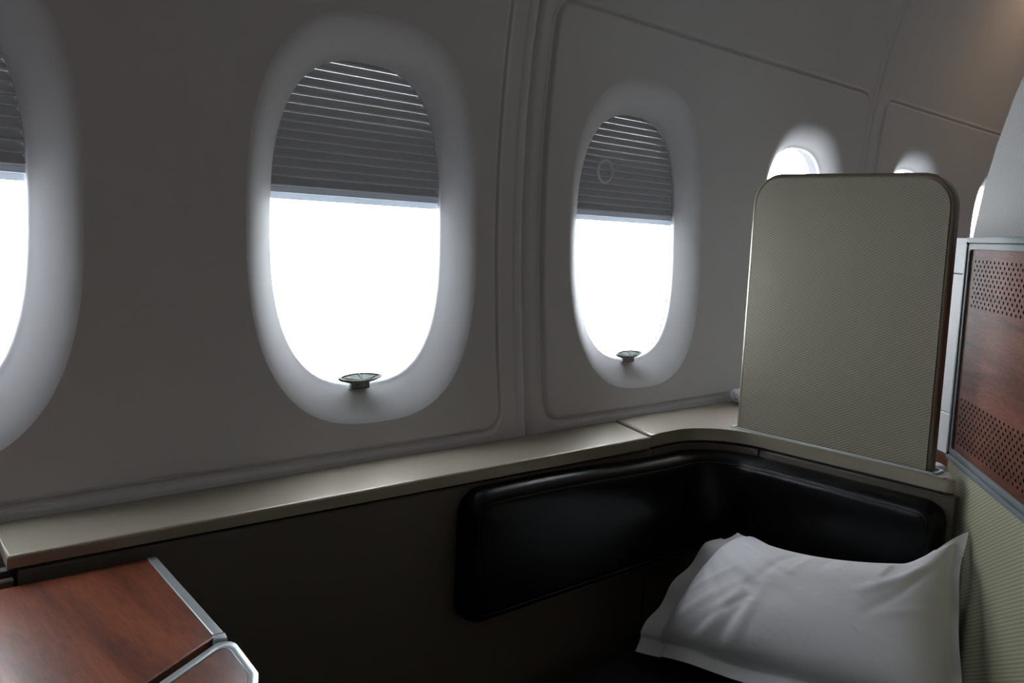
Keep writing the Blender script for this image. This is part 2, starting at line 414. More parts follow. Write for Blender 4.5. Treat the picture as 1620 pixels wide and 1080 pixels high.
# ------------------------------------------------------------------ windows, shades, handles
LIP, SHD, FRM = .030, .040, .060
def make_window(k, w):
    uo, P = window_loops[w]; n = len(uo)
    V = []; F = []; rings = []
    for t in np.linspace(0, 1, 11):
        r = []
        for ux, uz, th in uo:
            xo, zo = w + ux * OUT_A, OUT_ZC + uz * OUT_B
            s2, c2 = math.sin(th), math.cos(th)
            ang = th
            xi, zi = w + ux * IN_A, IN_ZC + uz * IN_B
            x, z = xo + (xi - xo) * t, zo + (zi - zo) * t
            bot = max(0, -uz) ** 1.0                     # crisp crease at the foot, soft above
            pw = 1.15 * bot + 1.35 * (1 - bot) if uz < 0 else 1.35 + .25 * uz
            d = LIP * (t ** pw)
            y0 = float(panel_y(np.array(xo), np.array(zo), P)) * (1 - t) + float(WY(zi)) * t
            V.append((x, y0 + d, z)); r.append(len(V) - 1)
        rings.append(r)
    for sc, dd in ((.988, LIP + .0012), (.982, LIP + .004), (.984, LIP + .008)):
        r = []
        for ux, uz, th in uo:
            zi = IN_ZC + uz * IN_B * sc
            V.append((w + ux * IN_A * sc, float(WY(zi)) + dd, zi)); r.append(len(V) - 1)
        rings.append(r)
    for a, b in zip(rings, rings[1:]):
        for i in range(n): F.append((a[i], a[(i + 1) % n], b[(i + 1) % n], b[i]))
    win = mesh_obj('window_%d' % k, V, F, M_WINDOW, smooth=True, angle=55)
    tag(win, kind='structure')
    # housing behind the lip: box with the outer pane frame
    hw, hz0, hz1 = .178, .950, 1.503
    thl = [2 * math.pi * i / 96 for i in range(96)]
    O = [(float(sup(a, hw, (hz1 - hz0) / 2, 7)[0]), (hz0 + hz1) / 2 + float(sup(a, hw, (hz1 - hz0) / 2, 7)[1])) for a in thl]; m = len(O)
    inner_lip = []; frame_in = []
    V = []
    fs = 1.15 if k in (2, 3, 4) else 1.0
    def y_at(z, d): return float(WY(z)) + d
    th = [math.atan2((z - IN_ZC) / IN_B, x / IN_A) for x, z in O]
    for (x, z), a in zip(O, th):
        c, s = math.cos(a), math.sin(a); r = (abs(c) ** 2.75 + abs(s) ** 2.75) ** (-1 / 2.75)
        inner_lip.append((c * r * IN_A * .99, IN_ZC + s * r * IN_B * .99)); frame_in.append((c * r * IN_A * fs, IN_ZC - .002 * (fs > 1) + s * r * IN_B * fs * .97 if fs > 1 else IN_ZC + s * r * IN_B))
    L = [[(w + x, y_at(z, LIP + .008), z) for x, z in inner_lip], [(w + x, y_at(z, LIP + .008), z) for x, z in O],
         [(w + x, y_at(z, FRM), z) for x, z in O], [(w + x, y_at(z, FRM), z) for x, z in frame_in],
         [(w + x, y_at(z, FRM + .012), z) for x, z in frame_in]]
    V = [v for l in L for v in l]; F = []
    for a in range(len(L) - 1):
        for i in range(m): F.append((a * m + i, a * m + (i + 1) % m, (a + 1) * m + (i + 1) % m, (a + 1) * m + i))
    mesh_obj('window_frame', V, F, M_WINDOW, win, smooth=True, angle=40)
    V = [(w + x, y_at(z, FRM + .006), z) for x, z in frame_in]; n2 = len(V)
    V += [(x, y + .004, z) for x, y, z in V]
    F = [tuple(range(n2)), tuple(range(2 * n2 - 1, n2 - 1, -1))] + [(i, (i + 1) % n2, n2 + (i + 1) % n2, n2 + i) for i in range(n2)]
    mesh_obj('pane', V, F, M_GLASS, win)
    area('sky_portal', (w, y_at(1.215, FRM + .045), 1.215), (math.radians(-90), 0, 0), .36, .54, 1, (1, 1, 1), portal=True)
    return win

for k, w in enumerate(WIN_X): make_window(k + 1, w)

SLAT_P = .0125
def slat_profile():
    # one pleat seen from the cabin: a thin open fold leaning over the next one
    return [(.0, .0), (-.0044, .0002), (-.0052, .0009), (-.0050, .0024), (-.0032, .0065), (-.0010, .0105), (.0, SLAT_P)]

slat_me = None
def make_shade(w, zb, label, group):
    global slat_me
    t = empty('window_shade', (w, float(WY(1.45)) + SHD, 1.47)); tag(t, label, 'window shade', group)
    if slat_me is None:
        path = [((x, 0, 0), (0, 1, 0), (0, 0, 1)) for x in (-.172, .172)]
        V, F = sweep(path, slat_profile(), closed_prof=False)
        tmp = mesh_obj('slat', V, F, M_SLAT, smooth=True, angle=35); slat_me = tmp.data; slat_me.materials.append(M_FOLD)
        for p_ in slat_me.polygons:
            if .0003 < p_.center[2] < .0018: p_.material_index = 1
        bpy.data.objects.remove(tmp)
    z = zb
    while z < 1.494:
        o = bpy.data.objects.new('slat', slat_me); COL.objects.link(o)
        o.location = (w, float(WY(z)) + SHD, z); adopt(t, o)
        z += SLAT_P
    # bottom rail, made paler to carry the window glow
    bm = prism(rrect(-.172, .172, -.003, .0035, .0015, 3), 0, 1, axis=((w, float(WY(zb)) + SHD, zb - .0085), (1, 0, 0), (0, 1, 0), (0, 0, .0088)))
    adopt(t, bm_obj('bottom_rail', bm, M_RAIL_GLOW))
    bm = prism(rrect(-.172, .172, -.002, .002, .0008, 2), 0, 1, axis=((w, float(WY(zb)) + SHD, zb - .0175), (1, 0, 0), (0, 1, 0), (0, 0, .0088)))
    adopt(t, bm_obj('glow_band', bm, M_GLOW_BAND))  # added band below the rail, standing in for window glow
    return t

def make_sheer(w, label, group):
    t = empty('sheer_shade', (w, float(WY(1.47)) + SHD + .010, 1.47)); tag(t, label, 'window shade', group)
    V = []; F = []; zs = np.arange(.955, 1.5025, .006)
    for k, z in enumerate(zs):
        y = float(WY(z)) + SHD + .0115 + (.0022 if k % 2 else -.0022)
        V += [(w - .172, y, z), (w + .172, y, z)]
    for k in range(len(zs) - 1): F.append((2 * k, 2 * k + 1, 2 * k + 3, 2 * k + 2))
    o = mesh_obj('pleated_sheer', V, F, M_SHEER); adopt(t, o)
    z = IN_ZC - IN_B + .0035; y = float(WY(z)) + LIP + .0025
    bm = prism(rrect(-.062, .062, -.0016, .0016, .0014, 3), 0, .003, axis=((w, y + .006, z - .004), (1, 0, 0), (0, 1, 0), (0, 0, 1)))
    adopt(t, bm_obj('bottom_rail', bm, M_RAIL))
    return t

def make_handle(w, label):
    z = IN_ZC - IN_B * .985 - .002; y = float(WY(z)) + LIP - .006
    t = empty('shade_handle', (w, y, z)); tag(t, label, 'handle', 'eye-shaped pull handles on the window sills')
    # pedestal
    prof = rrect(-.017, .017, -.0055, .0055, .005, 5)
    bm = bmesh.new(); loops = []
    for zz, sx, sy in ((-.003, 1.0, 1.0), (.002, .96, .9), (.0055, .93, .85), (.009, 1.25, 1.05), (.0105, 1.3, 1.0)):
        loops.append([bm.verts.new((w + x * sx, y + yy * sy - zz * .15, z + zz)) for x, yy in prof])
    for a, b in zip(loops, loops[1:]):
        for i in range(len(a)): bm.faces.new((a[i], a[(i + 1) % len(a)], b[(i + 1) % len(a)], b[i]))
    bm.faces.new(loops[0][::-1]); bm.faces.new(loops[-1])
    adopt(t, bm_obj('pedestal', bm, M_HANDLE))
    # lens plate tilted toward the cabin
    tl = math.radians(30); o = Vector((w, y - .002, z + .0125))
    ex, ey = Vector((1, 0, 0)), Vector((0, math.cos(tl), math.sin(tl))); ez = Vector((0, -math.sin(tl), math.cos(tl)))
    def lens(hx, hy, m=14, pw=1.0):
        up_ = [(hx * math.cos(math.pi * i / m), hy * (math.sin(math.pi * i / m) ** pw if 0 < i < m else 0)) for i in range(m)]
        return up_ + [(-x, -yv) for x, yv in up_]
    A = lens(.0375, .0088, pw=1.3)
    bm = bmesh.new(); L = []
    for sc, h in ((.55, -.0075), (.85, -.004), (.985, -.0005), (1.0, .001), (.97, .002), (.86, .002), (.83, .0006)):
        L.append([bm.verts.new(o + ex * x * sc + ey * yv * (sc if sc > .9 else sc) + ez * h) for x, yv in A])
    for a, b in zip(L, L[1:]):
        for i in range(len(a)): bm.faces.new((a[i], a[(i + 1) % len(a)], b[(i + 1) % len(a)], b[i]))
    bm.faces.new(L[0][::-1]); bm.faces.new(L[-1])
    adopt(t, bm_obj('handle_plate', bm, M_HANDLE, angle=30))
    # raised inlay: two arrow-like halves either side of a small cross rib
    for sgn in (-1, 1):
        pts = [(.0025, .0062), (.0025, -.0062), (.012, -.0048), (.0265, 0), (.012, .0048)]
        if sgn < 0: pts = [(-x, yv) for x, yv in pts][::-1]
        bm = prism(pts, .0004, .0016, bevel=.0005, seg=2, axis=(o, ex, ey, ez), caps='top')
        adopt(t, bm_obj('inlay', bm, M_HANDLE2, smooth=False))
    bm = prism([(-.0007, -.0080), (.0007, -.0080), (.0007, .0080), (-.0007, .0080)], .0004, .0022, axis=(o, ex, ey, ez))
    adopt(t, bm_obj('cross_rib', bm, M_HANDLE, smooth=False))

ZB = {0: 1.262, 1: 1.262, 2: 1.262, 3: 1.262, 4: 1.262}
names = {2: 'grey pleated blind half lowered in the cropped leftmost window',
         3: 'grey pleated blind half lowered in the large window left of centre',
         4: 'grey pleated blind with a round ring mark, in the window beside the wall seam'}
sheer_names = {2: 'glowing white sheer blind fully down in the cropped leftmost window',
               3: 'glowing white sheer blind fully down in the large window left of centre',
               4: 'glowing white sheer blind fully down in the window beside the wall seam'}
for k in (2, 3, 4):
    make_shade(WIN_X[k], ZB[k], names[k], 'half lowered grey pleated blinds')
    make_sheer(WIN_X[k], sheer_names[k], 'white sheer blinds')
make_handle(WIN_X[3] - .012, 'grey eye-shaped blind handle on the sill of the large window left of centre')
make_handle(WIN_X[4] - .012, 'grey eye-shaped blind handle on the sill of the window beside the wall seam')

# faint ring pressed into the cover in front of the second blind
def torus(name, c, ex, ey, ez, R_, r_, material, n=40, m=8, a0=0, a1=360):
    V = []; F = []
    for i in range(n + 1):
        a = math.radians(a0 + (a1 - a0) * i / n)
        for j in range(m):
            b = 2 * math.pi * j / m
            V.append(tuple(Vector(c) + (Vector(ex) * math.cos(a) + Vector(ey) * math.sin(a)) * (R_ + r_ * math.cos(b)) + Vector(ez) * r_ * math.sin(b)))
    for i in range(n):
        for j in range(m): F.append((i * m + j, i * m + (j + 1) % m, (i + 1) * m + (j + 1) % m, (i + 1) * m + j))
    return mesh_obj(name, V, F, material, smooth=True)
M_RINGM = translucent('faint_ring_relief', (.95, .95, .97), (.9, .9, .9), .02, .45)
rg = torus('blind_ring_mark', (1.238, float(WY(1.335)) + SHD - .006, 1.335), (1, 0, 0), (0, 0, 1), (0, 1, 0), .0200, .0030, M_RINGM)
tag(rg, 'faint round ring mark in front of the blind of the window beside the wall seam', 'ring mark')

# ------------------------------------------------------------------ cabin shell
def slab(name, x0, x1, y0, y1, z0, z1, m, label=None):
    o = bm_obj(name, prism([(x0, y0), (x1, y0), (x1, y1), (x0, y1)], z0, z1), m, smooth=False)
    tag(o, kind='structure')
    return o
slab('floor', -2.6, 5.2, -3.0, 1.04, -.05, 0, M_FLOOR)
slab('wall_right', -2.6, 5.2, -3.1, -3.0, 0, 2.45, M_AISLE)
slab('wall_back', 5.2, 5.25, -3.0, 1.2, -.05, 2.45, M_AISLE)
slab('wall_front', -2.65, -2.6, -3.0, 1.2, -.05, 2.45, M_AISLE)
# ceiling: cove rising out of the sidewall then flat across the cabin
pts = []
y0c = float(WY(2.12)); dy = (float(WY(2.12)) - float(WY(2.10))) / .02
pts = [(y0c + .035, 2.105), (y0c + .002, 2.112)]
for i in range(1, 11):
    a = i / 10; pts.append((y0c + (-.15 - .25 * a) * a * 1.1 - .0 * a, 2.12 + .16 * a - .06 * a * a + .06 * a))
pts += [(-3.0, 2.40)]
V = []; F = []
for y, z in pts: V += [(-2.6, y, z), (5.2, y, z)]
for y, z in pts: V += [(-2.6, y, z + .03), (5.2, y, z + .03)]
n = len(pts)
for k in range(n - 1):
    F.append((2 * k, 2 * k + 1, 2 * k + 3, 2 * k + 2)); F.append((2 * n + 2 * k, 2 * n + 2 * k + 2, 2 * n + 2 * k + 3, 2 * n + 2 * k + 1))
c = mesh_obj('ceiling', V, F, M_CEIL, smooth=True, angle=30); tag(c, kind='structure')

# ------------------------------------------------------------------ window-side ledge and suite corner
ZT = .887
def extr_profile(name, prof, pathpts, m, angle=35):
    """prof (a outward-from-suite, z) swept along plan path with mitred normals"""
    path = []
    for i, p in enumerate(pathpts):
        a = Vector(pathpts[max(i - 1, 0)]); b = Vector(pathpts[min(i + 1, len(pathpts) - 1)])
        d = (b - a).normalized(); nrm = Vector((-d.y, d.x))
        path.append(((p[0], p[1], 0), (nrm.x, nrm.y, 0), (0, 0, 1)))
    V, F = sweep(path, prof); return mesh_obj(name, V, F, m, smooth=True, angle=angle)

def plan_slab(name, poly, z0, z1, r, m, seg=4):
    """slab whose upper edge is rounded"""
    return bm_obj(name, prism(poly, z0, z1, bevel=r, seg=seg, caps='top'), m, smooth=True, angle=50)

# straight ledge, skewed ends
yb = float(WY(ZT)) - .001
ledge = plan_slab('side_ledge', [(.2155, .911), (1.1745, .899), (1.218, yb), (.228, yb)], .866, ZT - .001, .0032, M_CHAMP)
tag(ledge, 'long straight champagne metallic ledge running under the windows', 'ledge')
for v in ledge.data.vertices:
    if v.co.z < .872: v.co.z += .0075 * max(0, (1.17 - v.co.x) / .95)
front_ledge = plan_slab('side_ledge', [(-1.2, .925), (.2085, .913), (.218, yb), (-1.2, yb)], .852, ZT - .018, .006, M_SIDE)
tag(front_ledge, 'lower dark ledge section cut off by the left edge of the photo', 'ledge')

# corner cap polygon: curved front, runs aft behind the divider
def arc(cx, cy, r, a0, a1, n=12):
    return [(cx + r * math.cos(math.radians(a0 + (a1 - a0) * i / n)), cy + r * math.sin(math.radians(a0 + (a1 - a0) * i / n))) for i in range(n + 1)]
PD = Vector((.809, .588, 0)).normalized(); PN = Vector((-PD.y, PD.x, 0)); PP = Vector((1.36, .46, 0))   # oblique seat shell plane
def shell_pt(s, off, z): return PP + PD * s + PN * off + Vector((0, 0, z))
front = [(1.180, .902), (1.205, .9028), (1.230, .9032)] + [(x, y) for x, y in arc(1.250, .800, .103, 88, 4, 16)] + [(1.3545, .78), (1.3545, .55)]
end = [(1.3535, .492)] + arc(1.366, .490, .013, 180, 250, 4) + [(1.402, .500)]
cap_poly = front + end + [(1.402, .87), (1.47, .885), (1.58, .90), (1.612, .93), (1.612, .985), (1.600, 1.004), (1.575, yb), (1.2255, yb)]
cap = empty('corner_ledge', (1.35, .8, .867)); tag(cap, 'curved champagne corner ledge carrying the privacy divider', 'ledge')
cp = plan_slab('cap', cap_poly, .867, ZT + .0015, .0065, M_CAP, seg=5); adopt(cap, cp)
V, F = ring(rrect(.505, .866, 1.3572, 1.3925, .006, 4), rrect(.511, .860, 1.3605, 1.389, .004, 4), .0, .0032, ((0, 0, ZT + .001), (0, 1, 0), (1, 0, 0), (0, 0, 1)), .0008)
adopt(cap, mesh_obj('slot_trim', V, F, M_SILVER, smooth=True, angle=40))

# suite side wall below (straight, corner, back): sweeps with vertical face
def wall_prof(t=.02, z0=.0, z1=.862): return [(0, z0), (0, z1 - .002), (.002, z1), (t, z1), (t, z0)]
sw = empty('suite_side_wall', (.8, .92, 0)); tag(sw, 'shade-darkened brown suite wall panel below the straight window ledge', 'panel')
o = extr_profile('side_panel', wall_prof(), [(.2265, .913), (.5, .910), (.8, .9065), (1.1885, .903)], M_SIDE); adopt(sw, o)
for v in o.data.vertices:
    if v.co.z > .80: v.co.z += .0070 * max(0, (1.17 - v.co.x) / .95)
o = extr_profile('end_panel', wall_prof(), [(-1.2, .926), (.222, .9135)], M_SIDE); adopt(sw, o)
o = extr_profile('joint_backing', [(.008, 0), (.008, .868), (.02, .868), (.02, 0)], [(-1.2, .926), (.222, .9135), (1.19, .903), (1.21, .905)], M_DARKGAP); adopt(sw, o)
cw = empty('suite_corner_wall', (1.36, .7, 0)); tag(cw, 'olive brown curved suite corner wall below the privacy divider', 'panel')
cpath = [(1.1915, .9035), (1.215, .9045), (1.238, .905)] + arc(1.250, .802, .103, 88, 6, 12) + [(1.3545, .803)]
cpath = [p for i, p in enumerate(cpath) if i == 0 or math.dist(p, cpath[i - 1]) > .004]
o = extr_profile('corner_panel', wall_prof(.02), cpath, M_SIDE); adopt(cw, o)
o = extr_profile('back_panel', wall_prof(.02), [(1.3550, .7995), (1.3552, .65), (1.3552, .488), (1.362, .478), (1.372, .4755)], M_SIDE); adopt(cw, o)
o = extr_profile('joint_backing', [(.006, .6), (.006, .869), (.014, .869), (.014, .6)], cpath[:-1] + [(1.3555, .78), (1.3555, .5)], M_DARKGAP); adopt(cw, o)

# ------------------------------------------------------------------ leather bolster wrapping the corner
def bolster():
    t = empty('leather_bolster', (1.05, .89, .675)); tag(t, 'black leather padded bolster wrapping the suite corner beneath the ledge', 'cushion')
    base = [(.766, .9065), (.80, .906), (.95, .9045), (1.10, .9035), (1.19, .9025), (1.235, .902)]
    base += arc(1.248, .800, .103, 90, 2, 18) + [(1.3535, .76), (1.3540, .70), (1.3542, .62), (1.3542, .55), (1.354, .482)]
    P = [Vector(p) for p in base]; L = [0]
    for a, b in zip(P, P[1:]): L.append(L[-1] + (b - a).length)
    T = L[-1]
    def at(s):
        s = min(max(s, 0), T)
        for i in range(len(P) - 1):
            if s <= L[i + 1] + 1e-9:
                u = (s - L[i]) / (L[i + 1] - L[i]); d = (P[i + 1] - P[i]).normalized(); return P[i].lerp(P[i + 1], u), d
    def atn(s):
        p, _ = at(s); a, _ = at(s - .02); b, _ = at(s + .02); d = (b - a).normalized(); return p, Vector((d.y, -d.x))   # toward the suite
    r = .034; thick = .036
    def inset(s, z, z0, z1):
        qx = abs(s - T / 2) - T / 2 + r; qz = abs(z - (z0 + z1) / 2) - (z1 - z0) / 2 + r
        return -(min(max(qx, qz), 0) + math.hypot(max(qx, 0), max(qz, 0)) - r)
    z0, z1 = .672, .861
    def drop(s, z):
        t_ = min(max((s - .12) / .33, 0), 1); t_ = t_ * t_ * (3 - 2 * t_)
        return z - .0095 * t_ * (z - z0) / (z1 - z0)
    # concentric loops give a rounded-rectangle silhouette
    def loop(d, n=10):
        rr = max(r - d, .004); pts = []
        x0, x1, y0, y1 = d, T - d, z0 + d, z1 - d
        for (cx, cy, a0) in ((x1 - rr, y0 + rr, -90), (x1 - rr, y1 - rr, 0), (x0 + rr, y1 - rr, 90), (x0 + rr, y0 + rr, 180)):
            for i in range(n + 1):
                a = math.radians(a0 + 90 * i / n); pts.append((cx + rr * math.cos(a), cy + rr * math.sin(a)))
        return pts
    def dens(pts):
        out = []
        for a, b in zip(pts, pts[1:] + pts[:1]):
            m = max(1, int(abs(b[0] - a[0]) / .5 * 46 + .5)); 
            for i in range(m): out.append((a[0] + (b[0] - a[0]) * i / m, a[1] + (b[1] - a[1]) * i / m))
        return out
    D = [(0, .002), (0.0, .012), (.0012, .020), (.004, .0275), (.008, .0325), (.0125, .0352), (.0150, .0345), (.0172, .0362), (.022, .0372), (.032, .0384), (.05, .0392), (.075, .0395)]
    V = []; F = []; n = None; ref = dens(loop(0)); n = len(ref)
    refn = [(s, z) for s, z in ref]
    base_loop = loop(0)
    for d, h in D:
        pts = dens_like = []
        lp = loop(d); out = []
        for i, (a, b) in enumerate(zip(base_loop, base_loop[1:] + base_loop[:1])):
            m = max(1, int(abs(b[0] - a[0]) / .5 * 46 + .5)); la, lb = lp[i], lp[(i + 1) % len(lp)]
            for k in range(m): out.append((la[0] + (lb[0] - la[0]) * k / m, la[1] + (lb[1] - la[1]) * k / m))
        for s, z in out:
            p, nn = atn(s); q = p + nn * h; V.append((q.x, q.y, drop(s, z)))
    for k in range(len(D) - 1):
        for i in range(n): F.append((k * n + i, k * n + (i + 1) % n, (k + 1) * n + (i + 1) % n, (k + 1) * n + i))
    # close the middle: bottom row to top row as strips by matching s
    last = list(range((len(D) - 1) * n, len(D) * n))
    half = sorted(last, key=lambda i: V[i][2])
    bm = bmesh.new(); bv = [bm.verts.new(v) for v in V]
    for f in F:
        try: bm.faces.new([bv[i] for i in f])
        except ValueError: pass
    bm.edges.ensure_lookup_table()
    be = [e for e in bm.edges if e.is_boundary and all(v.index >= 0 for v in e.verts)]
    bm.verts.index_update()
    be = [e for e in bm.edges if e.is_boundary and e.verts[0].index >= last[0] and e.verts[1].index >= last[0]]
    bmesh.ops.triangle_fill(bm, edges=be, use_beauty=True)
    adopt(t, bm_obj('pad', bm, M_LEATHER, smooth=True, angle=60))
    # piping seam along the front edge
    V = []; F = []; lp = dens(loop(.0150)); m = len(lp)
    for s, z in lp:
        p, nn = atn(s)
        for j in range(5):
            a = 2 * math.pi * j / 5; q = p + nn * (.0352 + .0011 * math.cos(a)); V.append((q.x, q.y, drop(s, z) + .0011 * math.sin(a)))
    for i in range(m):
        for j in range(5): F.append((i * 5 + j, i * 5 + (j + 1) % 5, ((i + 1) % m) * 5 + (j + 1) % 5, ((i + 1) % m) * 5 + j))
    adopt(t, mesh_obj('piping', V, F, M_THREAD, smooth=True))
bolster()

# ------------------------------------------------------------------ privacy divider
def divider():
    t = empty('privacy_divider', (1.375, .68, ZT)); tag(t, 'tall olive woven privacy divider with rounded top standing on the corner ledge', 'divider')
    ax = ((1.375, 0, 0), (0, 1, 0), (0, 0, 1), (-1, 0, 0))
    O = rrect(.5165, .8565, ZT + .0020, 1.3385, .05, 14, rs=(.004, .052, .052, .004))
    I = rrect(.5215, .8515, ZT + .0022, 1.3325, .05, 14, rs=(.003, .047, .047, .003))
    # core plate with rounded rim
    bm = bmesh.new(); L = []
    def shr(k): return [(p[0] + (q[0] - p[0]) * k, p[1] + (q[1] - p[1]) * k) for p, q in zip(O, I)]
    for k, h in ((1.0, -.0105), (.35, -.0095), (0, -.006), (0, .006), (.35, .0095), (1.0, .0105), (1.02, .0092)):
        L.append([bm.verts.new((1.375 - h, y, z)) for y, z in shr(k)])
    for a, b in zip(L, L[1:]):
        for i in range(len(a)): bm.faces.new((a[i], a[(i + 1) % len(a)], b[(i + 1) % len(a)], b[i]))
    bm.faces.new(L[0][::-1]); bm.faces.new(L[-1])
    adopt(t, bm_obj('rim', bm, M_BRONZE, angle=50))
    J = rrect(.5235, .8495, ZT + .0025, 1.3305, .05, 14, rs=(.003, .045, .045, .003))
    bm = prism(J, .0088, .0116, bevel=.0012, seg=2, axis=ax, caps='top')
    adopt(t, bm_obj('woven_facing', bm, M_WEAVE, angle=50))
divider()

# ------------------------------------------------------------------ oblique seat shell panel on the right
# built in its own frame: local x along the panel, local y = normal toward the suite, z up
def shell_obj(name, bm_or_vf, m, off, smooth=True, angle=40):
    if isinstance(bm_or_vf, tuple): o = mesh_obj(name, bm_or_vf[0], bm_or_vf[1], m, smooth=smooth, angle=angle)
    else: o = bm_obj(name, bm_or_vf, m, smooth=smooth, angle=angle)
    return o
SHELL = empty('seat_shell', tuple(PP)); SHELL.rotation_euler = (0, 0, math.atan2(PD.y, PD.x))
tag(SHELL, 'angled suite shell with perforated red wood panel above olive woven fabric', 'partition')
LAX = ((0, 0, 0), (1, 0, 0), (0, 0, 1), (0, 1, 0))      # local: s, z, toward the camera side
S0, S1 = -.95, .118
def lput(o): o.parent = SHELL; return o
O = rrect(S0, S1, .8965, 1.2455, .006, 5); I1 = rrect(S0 + .009, S1 - .009, .9055, 1.2365, .005, 5)
lput(shell_obj('outer_frame', ring(O, I1, -.020, .0015, LAX, .0012), M_ALU, 0))
O2 = rrect(S0 + .0096, S1 - .0096, .9061, 1.2359, .005, 5); I2 = rrect(S0 + .019, S1 - .019, .9155, 1.2265, .006, 5)
lput(shell_obj('inner_frame', ring(O2, I2, -.020, -.0002, LAX, .0012), M_ALU, 0))
bm = prism(rrect(S0 + .018, S1 - .018, .9145, 1.2275, .006, 5), -.018, -.003, axis=LAX)
lput(shell_obj('wood_veneer', bm, M_WOOD_SHELL, 0, smooth=False))
V = []; F = []
def dots(zlo, rows, s_hi, dz=.0067, ds=.0168):
    for r_ in range(rows):
        z = zlo + r_ * dz; s = s_hi - (ds / 2 if r_ % 2 else 0)
        while s > -.42:
            b = len(V)
            for k in range(8):
                a = 2 * math.pi * k / 8
                V.append((s + .0023 * math.cos(a), -.0040, z + .0023 * math.sin(a)))
            for k in range(8):
                a = 2 * math.pi * k / 8
                V.append((s + .0023 * math.cos(a), -.0028, z + .0023 * math.sin(a)))
            F.append(tuple(range(b, b + 8))); F.append(tuple(range(b + 15, b + 7, -1)))
            for k in range(8): F.append((b + k, b + (k + 1) % 8, b + 8 + (k + 1) % 8, b + 8 + k))
            s -= ds
dots(1.1420, 11, .0760); dots(.9300, 11, .0790)
o = mesh_obj('perforation', V, F, M_HOLE); tag(o, kind='stuff'); lput(o)
bm = prism(rrect(S0, S1 - .012, .002, .8955, .004, 3), -.020, -.0015, axis=LAX)
lput(shell_obj('woven_panel', bm, M_WEAVE2, 0, angle=50))
bm = prism(rrect(S1 - .0115, S1, .002, .8955, .002, 3), -.020, -.003, axis=LAX)
lput(shell_obj('edge_post', bm, M_BRONZE, 0, angle=50))

for sx_, sz_ in ((S1 - .0095, 1.2360), (S1 - .0095, .9060)):
    bm = prism([(sx_ + .0022 * math.cos(k * math.pi / 5), sz_ + .0022 * math.sin(k * math.pi / 5)) for k in range(10)], .0, .0022, bevel=.0006, seg=1, axis=LAX, caps='top')
    lput(bm_obj('screw', bm, M_HOLE))

# pale shell of the next suite seen in the slot between divider and wood panel
post = empty('next_suite_shell', (1.62, .62, 0)); tag(post, 'pale shell edge seen in the slit between divider and wood panel', 'partition')
pdv = Vector((.66, .75, 0)).normalized(); pn = Vector((-pdv.y, pdv.x, 0))
for a, b, nm in ((.888, .9545, 'lower_panel'), (.9560, 1.1855, 'middle_panel'), (1.1870, 1.2455, 'upper_panel')):
    bm = prism(rrect(-.10, .17, a, b, .001, 2), 0, .015, bevel=.001, seg=1, axis=((1.585, .605, 0), tuple(pdv), (0, 0, 1), tuple(pn)), caps='both')
    adopt(post, bm_obj(nm, bm, M_WHITE, smooth=False))
bm = prism(rrect(-.10, .17, .0, .887, .001, 2), -.002, .018, axis=((1.585, .605, 0), tuple(pdv), (0, 0, 1), tuple(pn)))
adopt(post, bm_obj('wood_base', bm, M_WOOD_SHELL, smooth=False))

# grey woven wing rising behind the wood panel
bm = bmesh.new()
wd = Vector((-.45, -.893, 0)); wn = Vector((-.893, .45, 0))
W0p = Vector((1.765, .626, 0))
edge = [(0.012, 0.0), (.012, 1.0), (.004, 1.20), (0, 1.26), (-.008, 1.34), (-.020, 1.42), (-.036, 1.50), (-.056, 1.58), (-.078, 1.65), (-.11, 1.70)]
poly = [(.014 - x * 1.75, z) for x, z in edge] + [(.75, 1.70), (.75, 0.0)]
bm = prism(poly, 0, .02, bevel=.003, seg=2, axis=(tuple(W0p), tuple(wd), (0, 0, 1), tuple(wn)), caps='both')
wing = bm_obj('woven_wing', bm, M_WEAVE3, angle=50)
wing.data.transform(Matrix.Translation(-W0p)); wing.location = W0p
tag(wing, 'grey woven slanted privacy wing rising above the wood panel at the right edge', 'partition')

# ------------------------------------------------------------------ table at lower left
ZTB = .860
tb = empty('side_table', (.2, .75, 0)); tag(tb, 'red mahogany table with silver edging against the suite wall', 'table')
def off_poly(poly, d):
    """inset a convex CCW polygon by d"""
    n = len(poly); out = []
    for i in range(n):
        p0, p1, p2 = [Vector(poly[(i + k) % n]) for k in (-1, 0, 1)]
        d1 = (p1 - p0).normalized(); d2 = (p2 - p1).normalized(); n1 = Vector((-d1.y, d1.x)); n2 = Vector((-d2.y, d2.x))
        m = (n1 + n2); m = m / max(m.dot(n1), 1e-3); out.append(tuple(p1 + m * d))
    return out
def rounded(poly, radii, n=6):
    out = []
    m = len(poly)
    for i in range(m):
        p0, p1, p2 = [Vector(poly[(i + k) % m]) for k in (-1, 0, 1)]
        r = radii[i]
        if r <= 0: out.append(tuple(p1)); continue
        a = (p0 - p1).normalized(); b = (p2 - p1).normalized(); ang = a.angle(b); t = r / math.tan(ang / 2)
        c = p1 + (a + b).normalized() * (r / math.sin(ang / 2)); s = p1 + a * t; e = p1 + b * t
        va, vb = s - c, e - c; tot = va.angle(vb); cr = va.x * vb.y - va.y * vb.x; sg = 1 if cr > 0 else -1
        for k in range(n + 1):
            q = va.copy(); q.rotate(Matrix.Rotation(sg * tot * k / n, 2)); out.append(tuple(c + q))
    return out
gd = Vector((.0715, .0405)).normalized()          # direction of the hinge gap
K = Vector((.3275, .6975))                          # right end of the gap on the main top
far = K - gd * .60
main = [tuple(far), tuple(K), (.3465, .899), (far.x, .905)]
o = plan_slab('table_top', [tuple(Vector(p)) for p in main], ZTB - .022, ZTB, .0015, M_WOOD_TABLE, seg=2); adopt(tb, o)
